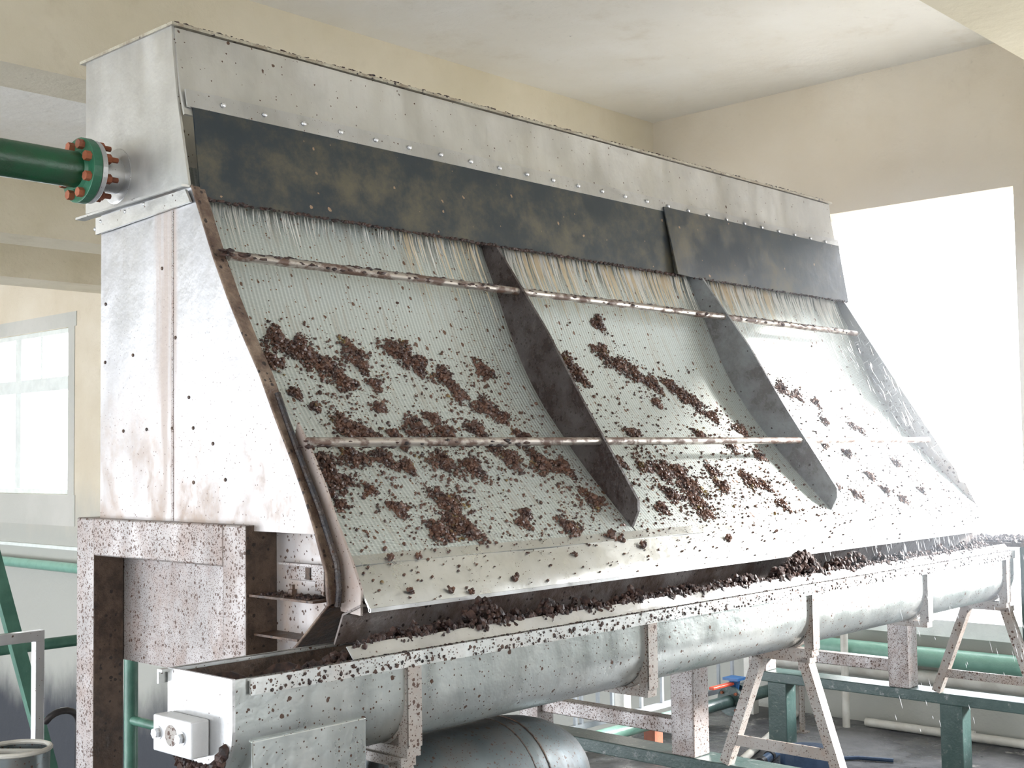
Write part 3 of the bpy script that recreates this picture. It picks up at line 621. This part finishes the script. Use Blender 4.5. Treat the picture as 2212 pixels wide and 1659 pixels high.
# ---------------------------------------------------------------- sludge and water
from math import hypot
clumps = [(1.104,.282,.0236),(1.14,.3,.0286),(1.174,.322,.0261),(1.238,.294,.0212),(1.201,.351,.0179),(1.336,.288,.0265),(1.366,.308,.0207),(1.414,.337,.0225),(1.429,.366,.0165),(1.475,.393,.0242),(1.517,.315,.0203),(1.501,.412,.0137),(1.161,.439,.0279),(1.188,.452,.0187),(1.296,.438,.0252),(1.35,.452,.0228),(1.423,.442,.0191),(1.341,.42,.0143),(1.521,.457,.0152),(1.084,.504,.0227),(1.14,.492,.0221),(1.196,.497,.0199),(1.23,.516,.0147),(1.309,.509,.0249),(1.36,.519,.0225),(1.455,.502,.0249),(1.524,.513,.0284),(1.567,.524,.0197),(1.086,.538,.0213),(1.055,.558,.0135),(1.163,.594,.0153),(1.262,.586,.0279),(1.256,.626,.0262),(1.266,.645,.0222),(1.21,.641,.0218),(1.385,.635,.0124),(1.404,.617,.0098),(1.477,.651,.0199),(1.581,.597,.0224),(1.083,.319,.0146),(1.099,.376,.0092),(1.12,.401,.0079),(1.243,.399,.0097),(1.241,.452,.0096),(1.07,.58,.0086),(1.136,.557,.0089),(1.248,.471,.0109),(1.434,.472,.0132),(1.258,.353,.0113),(1.247,.319,.0127),
(1.751,.284,.0203),(1.765,.315,.022),(1.891,.195,.0179),(1.865,.262,.0229),(1.907,.286,.0231),(1.945,.306,.0215),(1.984,.325,.0217),(2.037,.325,.0165),(2.062,.345,.0221),(2.089,.368,.0204),(2.122,.403,.0167),(1.962,.371,.0107),(1.823,.451,.0202),(2.029,.451,.0143),(2.189,.438,.0169),(1.825,.541,.0231),(1.869,.542,.0251),(1.873,.577,.0299),(1.855,.611,.0229),(1.797,.597,.0193),(1.981,.545,.0156),(1.972,.581,.0171),(2.076,.573,.0248),(2.11,.587,.0161),(2.108,.476,.0201),(2.117,.637,.0141),(1.74,.627,.0141),(1.848,.642,.0178),(2.183,.508,.0148),(1.726,.517,.0128),(1.781,.529,.0147),
(2.471,.32,.0228),(2.52,.337,.0167),(2.583,.355,.0127),(2.563,.41,.0126),(2.702,.436,.0129),(2.546,.506,.0133),(2.557,.576,.0132),(2.736,.537,.0128),(2.425,.626,.0126),(2.603,.649,.0122),(2.565,.619,.0121),(2.375,.597,.0106),(2.674,.422,.0118),(2.73,.626,.0116),(2.478,.478,.0121)]
random.seed(31)
def lump(bm, x, s_, r, seed, lift=0.4):
    y_, z_, nrm = on_screen(s_, r*lift); blob(bm, (x, y_, z_), r, seed, 1, (random.uniform(.8,1.3), random.uniform(.7,1.1), random.uniform(.7,1.1)))
bays = (('left bay', 1.01, 1.62), ('middle bay', 1.635, 2.27), ('right bay', 2.285, 2.93))
for i, (cx, s0, rd) in enumerate(clumps):
    rd *= 1.12
    bay = [b for b in bays if b[1]-0.02 <= cx <= b[2]+0.02][0]
    bm = Acc(); n_ = int(50 + 9000*rd)
    ph = random.uniform(0,6)
    for k in range(n_):
        a = random.uniform(0, 2*math.pi); q = random.random()**0.6
        wob = 1 + 0.35*math.sin(3*a+ph)
        dx = rd*q*math.cos(a)*wob*1.0; ds = rd*q*math.sin(a)*wob*0.95 + dx*0.15
        if not (bay[1] < cx+dx < bay[2]): continue
        r_ = (0.0011+0.0030*random.random()**1.6)*(0.7+0.6*(1-q)); lump(bm, cx+dx, s0+ds, r_, k+i*7, 0.4+ (1-q)*1.6*random.random())
    row = [w_ for lim, w_ in ((.25,'just below the upper rod'),(.33,'in the upper part'),(.40,'around mid height'),(.47,'just above the lower rod'),(.53,'just below the lower rod'),(.60,'well below the lower rod'),(9,'near the foot')) if s0 < lim][0]
    fx = (cx-bay[1])/(bay[2]-bay[1]); col = ('at left edge','left of centre','at centre','right of centre','at right edge')[min(4,int(fx*5))]
    size = 'broad' if rd > .0235 else ('middling' if rd > .0165 else ('small' if rd > .012 else 'tiny'))
    y_, z_, _ = on_screen(s0)
    o = obj('sludge_clump', bm, 'sludge', None, True, origin=(cx,y_,z_))
    tag(o, '%s sludge clump %s, %s in %s' % (size, row, col, bay[0]), 'sludge', 'sludge clumps on the %s' % bay[0])
for b_, (nm, x0, x1) in enumerate(bays):
    bm = Acc(); cnt = (4200, 3300, 1300)[b_]; k = 0
    near = [c for c in clumps if x0-0.05 < c[0] < x1+0.05]
    while k < cnt:
        x = random.uniform(x0, x1); s_ = 0.16 + (cs[-1]-0.165)*random.random()**0.75
        if s_ > cs[-1]-0.004: continue
        dens = 0.10 + 0.25*max(0,(s_-0.3)/0.35) + sum(0.8*math.exp(-((x-c[0])**2+(s_-c[1])**2)/(2*(c[2]*1.5)**2)) for c in near)
        dens *= 0.35+1.1*max(0,noise.noise(Vector((x*22,s_*14,b_)))+0.35)
        if s_ < .27: dens *= 0.35
        if random.random() < dens: lump(bm, x, s_, 0.0007+0.0026*random.random()**3, k); k += 1
    o = obj('sludge_crumbs', bm, 'sludge', None, True); tag(o, 'scattered brown sludge crumbs sprinkled over the %s of the screen' % nm, 'sludge', kind='stuff')
# bits on the apron
bm = Acc()
ap = [(1.2465,-.1265),(1.2375,-.1385),(1.228,-.151),(1.2135,-.1705),(1.201,-.188)]
def on_ap(t):
    i = min(3,int(t*4)); k = t*4-i; return ap[i][0]+(ap[i+1][0]-ap[i][0])*k, ap[i][1]+(ap[i+1][1]-ap[i][1])*k
for k in range(900):
    x = random.uniform(1.03, 2.9); y_, z_ = on_ap(random.random()**1.3); blob(bm, (x,y_-0.001,z_+0.001), 0.0006+0.0022*random.random()**3, k, 1, (1,1,0.8))
o = obj('apron_crumbs', bm, 'sludge', None, True); tag(o, 'fine brown crumbs dotted on the smooth apron below the screen', 'sludge', kind='stuff')
for i, (x, t, r_) in enumerate(((1.095,.12,.0055),(1.145,.14,.0058),(1.17,.86,.0052),(1.205,.93,.0042),(1.30,.78,.006),(1.45,.5,.004),(1.62,.45,.0065),(1.86,.5,.007),(2.02,.45,.0042),(1.555,.08,.0095),(1.575,.18,.008),(1.10,.8,.0045))):
    bm = Acc(); y_, z_ = on_ap(t)
    for k in range(14): blob(bm, (x+random.uniform(-1,1)*r_*.9, y_-0.003+random.uniform(-.4,.2)*r_, z_+random.uniform(-.6,.8)*r_), r_*random.uniform(.3,.6), k+i, 1)
    ORD = ['first','second','third','fourth','fifth','sixth','seventh','eighth','ninth','tenth','eleventh','twelfth']
    rank = sorted([1.095,1.145,1.17,1.205,1.30,1.45,1.62,1.86,2.02,1.555,1.575,1.10]).index(x)
    o = obj('sludge_lump', bm, 'sludge', None, True, origin=(x,y_,z_)); tag(o, 'small brown sludge lump on the smooth apron, %s from its left end' % ORD[rank], 'sludge', 'small sludge lumps on the apron')
# heap in the trough
bm = Acc(); random.seed(44)
for k in range(7500):
    x = T0+0.03+(T1-T0-0.10)*random.random()
    g_ = min(1, max(0, (x-0.83)/0.22))
    lumpy = 0.5+0.5*noise.noise(Vector((x*16,0,0)))+0.5*noise.noise(Vector((x*41,3,0)))
    hump = math.exp(-((x-2.03)/0.05)**2)+0.7*math.exp(-((x-1.20)/0.035)**2)+0.5*math.exp(-((x-2.22)/0.05)**2)
    yy = YF+0.016+0.080*random.random()
    crest = math.exp(-((yy-(YF+0.032))/0.022)**2)
    zz = ZR-0.022+g_*(0.031+0.026*lumpy+0.032*hump)*crest - 0.005*random.random()
    if not g_ : zz = ZR-0.026-0.01*random.random()
    blob(bm, (x,yy,zz), 0.0022+0.0048*random.random()**2, k, 1)
for k in range(900):      # sludge hanging over the baffle
    x = T0+0.18+(T1-T0-0.25)*random.random(); d = max(0, noise.noise(Vector((x*30,9,0)))+0.1)
    t_ = random.random()*min(1, d*2.2)
    blob(bm, (x, YF+0.019-0.013*t_, ZR+0.0165-0.015*t_), 0.0010+0.0026*random.random()**2, k, 1, (1,.6,1.2))
o = obj('sludge_heap', bm, 'darksludge', None, True); tag(o, 'dark wet sludge heaped along the inside of the screw conveyor trough', 'sludge', kind='stuff')
bm = Acc()
for k in range(1500):
    x = random.uniform(T0+0.03,T1-0.02); r_ = 0.0006+0.0020*random.random()**3
    if random.random() < .5: blob(bm, (x, YF-0.0045+random.uniform(0,.006), ZR+0.0006), r_, k, 1, (1.3,1,.6))
    else: blob(bm, (x, YF-0.0066, ZR-0.017*random.random()**0.7), r_, k, 1, (1.2,.5,1.2))
o = obj('rim_spatter', bm, 'darksludge', None, True); tag(o, 'brown sludge spatter stuck along the front rim of the trough', 'sludge', kind='stuff')
# floor of trough sludge below the screw
bm = Acc()
for k in range(700):
    x = random.uniform(T0+0.01,T1-0.05); blob(bm, (x, YC+random.uniform(-.045,.05), ZC-0.012-0.02*random.random()), 0.004+0.006*random.random(), k, 1)
o = obj('trough_mud', bm, 'darksludge', None, True); tag(o, 'black wet mud lying in the bottom of the trough around the screw', 'mud', kind='stuff')

# water running out from under the flap
random.seed(55)
def streaks(x0, x1, n_, l0, l1, wd, mat, lab):
    bm = bmesh.new()
    for k in range(n_):
        x = random.uniform(x0,x1); L = l0+(l1-l0)*random.random()**2; s0 = 0.055+0.006*random.random(); w0 = wd*(0.4+random.random())
        pts = []
        for j in range(6):
            t = j/5; y_, z_, nr = on_screen(s0+L*t, 0.008*(1-t)+0.0015); ww = w0*(1-0.85*t)*(0.5 if j == 0 else 1)
            xx = x + 0.01*t*L/0.1
            pts.append((bm.verts.new(P(xx-ww,y_,z_)), bm.verts.new(P(xx,y_+nr.x*ww*.8,z_+nr.y*ww*.8)), bm.verts.new(P(xx+ww,y_,z_))))
        for a,b in zip(pts,pts[1:]):
            bm.faces.new([a[0],b[0],b[1],a[1]]); bm.faces.new([a[1],b[1],b[2],a[2]])
    o = obj('water_jets', bm, mat, None, True); tag(o, lab, 'water', kind='stuff'); return o
streaks(1.03,1.60,130,.02,.085,.0014,'water','thin white water trickles under the flap above left bay')
streaks(1.38,1.61,30,.03,.21,.0022,'tinted','tan water streaks at right side of the left bay below the flap')
streaks(1.65,2.25,230,.03,.12,.0020,'water','white water streaks falling from the flap over the middle bay')
streaks(1.70,2.24,100,.05,.15,.0026,'tinted','tan water streaks falling from the flap over the middle bay')
streaks(2.30,2.90,220,.03,.12,.0022,'water','white water streaks falling from the flap over the right bay')
streaks(2.34,2.60,60,.04,.12,.0026,'tinted','tan water streaks falling from the flap over the right bay')
def drops(n_, gen, lab):
    bm = bmesh.new()
    for k in range(n_):
        p, d, L, r_ = gen(); d = Vector(d).normalized(); a = Vector(p)
        tube(bm, [tuple(a-d*L/2), tuple(a), tuple(a+d*L/2)], [r_*.15, r_, r_*.3], 5)
    o = obj('water_drops', bm, 'drop', None, True); tag(o, lab, 'water', kind='stuff')
def g1():
    x = random.uniform(2.45,2.92); s_ = random.uniform(.18,.60); y_, z_, nr = on_screen(s_, random.uniform(.02,.13))
    return (x,y_,z_), (random.uniform(-.1,.9), -.35, -1 if random.random()<.75 else .4), random.uniform(.008,.035), random.uniform(.00022,.0005)
drops(300, g1, 'spray of fine water drops flying over the right bay')
def g2():
    x = random.uniform(2.1,2.85); return (x, random.uniform(1.17,1.22), random.uniform(-.25,-.19)), (.25,-.1,-1), random.uniform(.008,.03), random.uniform(.0005,.0009)
drops(110, g2, 'water drops falling from the apron lip into the far trough')
def g3():
    x = random.uniform(2.2,2.9); return (x, random.uniform(1.06,1.13), random.uniform(-.55,-.2)), (.3,-.1,-1), random.uniform(.006,.03), random.uniform(.0004,.0006)
drops(45, g3, 'stray water drops falling outside the far end of the trough')

# ---------------------------------------------------------------- things around
# green railing along the pit edge
gr = thing('guard_rail', 'green tubular guard rail along pit edge behind the machine at left', 'railing', (0.6,2.1,FL))
obj('rail', one(tube, [(-0.6,2.1,-.318),(1.223,2.1,-.318)], 0.010, 14), 'greenrail', gr, True)
obj('rail', one(tube, [(1.223,2.1,-.474),(1.223,1.84,-.474)], 0.0085, 14), 'greenrail', gr, True)
obj('rail', one(tube, [(1.223,2.1,-.318),(1.223,1.84,-.318)], 0.0085, 14), 'greenrail', gr, True)
obj('post', one(tube, [(1.223,2.1,FL),(1.223,2.1,-.318)], 0.0125, 14), 'greenrail', gr, True)
obj('post', one(tube, [(1.223,1.84,FL),(1.223,1.84,-.318)], 0.0125, 14), 'greenrail', gr, True)
obj('post', one(tube, [(-0.1,2.1,FL),(-0.1,2.1,-.318)], 0.0125, 14), 'greenrail', gr, True)
# balustrade behind the trough on the right
bl = thing('balustrade', 'grey steel balustrade with thin upright bars behind the trough', 'railing', (2.8,2.1,FL))
obj('top_rail', one(box, (2.25,2.092,-.33), (3.30,2.108,-.312)), 'greybar', bl)
obj('bottom_rail', one(box, (2.25,2.093,-.704), (3.30,2.107,-.690)), 'greybar', bl)
ba = obj('upright_bar', one(box, (2.470,2.096,-.69), (2.478,2.104,-.33)), 'greybar', bl)
for xx in (2.498,2.565,2.624,2.75,2.844,2.93,3.03,3.122,3.194): copy_child(ba, (xx-2.474,0,0))
obj('end_post', one(box, (2.655,2.085,FL), (2.685,2.115,-.312)), 'palepipe', bl)
obj('end_post', one(box, (3.28,2.085,FL), (3.31,2.115,-.312)), 'palepipe', bl)
# green pipe with valve on the floor
gp = thing('valved_pipe', 'grey-green pipe low on the floor with a bolted valve in it', 'pipe', (2.7,2.03,FL))
obj('pipe_body', one(tube, [(2.35,2.03,-.712),(2.80,2.03,-.712)], 0.0175, 18), 'walpipe', gp, True)
obj('pipe_body', one(tube, [(2.80,2.03,-.712),(3.36,2.03,-.712)], 0.0175, 18), 'greenframe', gp, True)
for xx in (3.07,3.115):
    f_ = obj('flange', one(tube, [(xx,2.03,-.712),(xx+0.012,2.03,-.712)], 0.041, 28), 'greenframe', gp)
    for k in range(4):
        a = math.pi/4+k*math.pi/2; obj('bolt', one(tube, [(xx-0.006,2.03+.032*math.cos(a),-.712+.032*math.sin(a)),(xx+0.018,2.03+.032*math.cos(a),-.712+.032*math.sin(a))], 0.0045, 6), 'rust', f_)
vb = obj('valve_body', one(tube, [(3.082,2.03,-.712),(3.115,2.03,-.712)], 0.030, 24), 'black', gp, True)
obj('valve_neck', one(tube, [(3.099,2.03,-.69),(3.099,2.03,-.655)], [0.011,0.016], 10), 'blue', vb)
obj('top_plate', one(box, (3.075,2.005,-.655), (3.123,2.055,-.648)), 'blue', vb)
obj('lever', one(box, (2.98,2.022,-.668), (3.085,2.038,-.660)), 'red', vb, bevel=0.002)
for xx in (2.69,): obj('support', one(box, (xx,2.012,FL), (xx+0.035,2.048,-.729)), 'rust', gp)
# hose coil and blue pipe
hc = thing('hose_coil', 'flat dark blue hose wound into a round coil on the floor', 'hose', (2.86,1.66,FL))
bm = bmesh.new(); pts = []
for k in range(16*9):
    a = 2*math.pi*k/16; r_ = 0.016+0.0062*k/16; pts.append((2.83+r_*math.cos(a), 1.64+r_*math.sin(a), r_))
for j in range(len(pts)-1):
    (xa,ya,_),(xb,yb,_) = pts[j], pts[j+1]; a = 2*math.pi*j/16; b_ = 2*math.pi*(j+1)/16; th = 0.0042
    v = [bm.verts.new(P(x+o_*math.cos(t),y+o_*math.sin(t),z)) for (x,y,t) in ((xa,ya,a),(xb,yb,b_)) for o_ in (0,th) for z in (FL+0.001,FL+0.045)]
    for f in ((0,1,5,4),(2,6,7,3),(1,3,7,5),(0,4,6,2)): bm.faces.new([v[i] for i in f])
obj('coil', bm, 'hose', hc); obj('coil_core', one(tube, [(2.83,1.64,FL+0.001),(2.83,1.64,FL+0.04)], 0.0135, 16), 'black', hc, True)
obj('hose_tail', one(tube, [(2.885,1.67,FL+0.006),(2.93,1.62,FL+0.006),(2.97,1.58,FL+0.006),(3.0,1.5,FL+0.006)], 0.005, 10), 'hose', hc, True)
bp = thing('blue_pipe', 'short blue plastic pipe with black coupling lying beside the hose coil', 'pipe', (2.84,1.74,FL))
obj('pipe_body', one(tube, [(2.735,1.722,FL+0.013),(2.93,1.775,FL+0.013)], 0.0125, 16), 'bluepipe', bp, True)
obj('coupling', one(tube, [(2.728,1.72,FL+0.0145),(2.752,1.7265,FL+0.0145)], 0.0145, 16), 'black', bp, True)
obj('coupling', one(tube, [(2.805,1.741,FL+0.0145),(2.82,1.745,FL+0.0145)], 0.0143, 16), 'black', bp, True)

# lower left: stainless handrail, stair stringer, bucket
hr = thing('steel_handrail', 'plain grey square steel handrail corner in the lower left foreground', 'railing', (0.89,1.8,FL))
obj('top_bar', one(box, (0.2,1.792,-.266), (0.902,1.806,-.2505)), 'clean', hr, bevel=0.0008)
obj('post', one(box, (0.888,1.792,FL), (0.902,1.806,-.266)), 'clean', hr, bevel=0.0008)
obj('post', one(box, (0.25,1.792,FL), (0.264,1.806,-.266)), 'clean', hr, bevel=0.0008)
st = thing('sloping_bar', 'green painted sloping steel bar rising steeply at the lower left edge', 'steel bar', (1.0,2.0,FL))
obj('stringer', one(bar, (0.668,2.0,0.75), (1.095,2.0,-0.79), 0.014, 0.022), 'greenrail', st)
obj('foot_plate', one(box, (1.08,1.98,-0.79), (1.15,2.02,-0.785)), 'greenrail', st)
hs = [(1.0,1.985,-.425)]+[(1.018+0.030*math.sin(a), 1.965-0.005*math.cos(a), -.432+0.024*math.cos(a)) for a in [math.pi*(-0.35+0.85*k/8) for k in range(9)]]+[(1.048,1.965,-.50),(1.044,1.965,-.62),(1.04,1.965,-.74),(1.03,1.96,FL+.012),(0.9,1.93,FL+0.008)]
o = obj('black_hose', one(tube, hs, 0.0055, 10), 'black', None, True); tag(o, 'black rubber hose looped over the sloping green bar', 'hose')
bk = thing('open_drum', 'open metal drum with pale rim and a slat across it at lower left', 'drum', (0.83,1.72,FL))
rb_ = 0.045; by = 1.70; bx = 0.815; bz = -.395
bm = bmesh.new(); A = []
for k in range(32):
    a = 2*math.pi*k/32; A.append([bm.verts.new(P(bx+r_*math.cos(a), by+r_*math.sin(a), z_)) for r_, z_ in ((rb_*.9,-.56),(rb_,bz),(rb_*.96,bz),(rb_*.86,-.555))])
for k in range(32):
    a, b = A[k], A[(k+1)%32]
    for j in range(3): bm.faces.new([a[j],b[j],b[j+1],a[j+1]])
bm.faces.new([a[3] for a in A]); bm.faces.new([a[0] for a in A][::-1])
obj('drum_wall', bm, 'tank', bk, True)
obj('rim', one(tube, [(bx+rb_*math.cos(2*math.pi*k/32), by+rb_*math.sin(2*math.pi*k/32), bz) for k in range(32)], 0.0035, 8, closed=True), 'palepipe', bk, True)
obj('slat', one(bar, (bx-0.03,by+0.03,bz-0.002), (bx+0.022,by-0.034,bz-0.002), 0.012, 0.004), 'palepipe', bk)
bs = thing('drum_stand', 'low steel stool frame carrying the open drum at lower left', 'stand', (bx,by,FL))
obj('top_plate', one(box, (bx-.05,by-.05,-.567), (bx+.05,by+.05,-.5605)), 'greybar', bs)
for sx in (-1,1):
    for sy in (-1,1): obj('leg', one(box, (bx+sx*.044-.005,by+sy*.044-.005,FL), (bx+sx*.044+.005,by+sy*.044+.005,-.567)), 'greybar', bs)

same = {}
for o in ALL:
    if o.name.startswith('sludge_clump') and o.parent is None: same.setdefault(o['label'], []).append(o)
for lab, L in same.items():
    if len(L) > 1:
        L.sort(key=lambda q: -q.location.z)
        for q, w_ in zip(L, ('highest','lowest') if len(L) == 2 else ('highest','middle','lowest','last')): q['label'] = lab + ', ' + w_
for o in ALL:
    if '_b' in o: del o['_b']

# added haze volume imitating the lens glare of the window over the far bays
s = bpy.data.materials.new('glare'); s.use_nodes = True; nt = s.node_tree; nt.nodes.clear()
ou = nt.nodes.new('ShaderNodeOutputMaterial'); vs = nt.nodes.new('ShaderNodeVolumeScatter'); vs.inputs['Color'].default_value = (0.80,0.89,1,1); vs.inputs['Density'].default_value = 0.12; vs.inputs['Anisotropy'].default_value = 0.35
nt.links.new(vs.outputs[0], ou.inputs['Volume']); MAT['glare'] = s
bm = bmesh.new(); box(bm, (2.15,1.0,-0.33), (3.32,2.05,0.815))
mo = obj('glare_haze', bm, 'glare'); tag(mo, 'added pale haze imitating window glare around the right bay', 'glare', kind='stuff')
if '_b' in mo: del mo['_b']
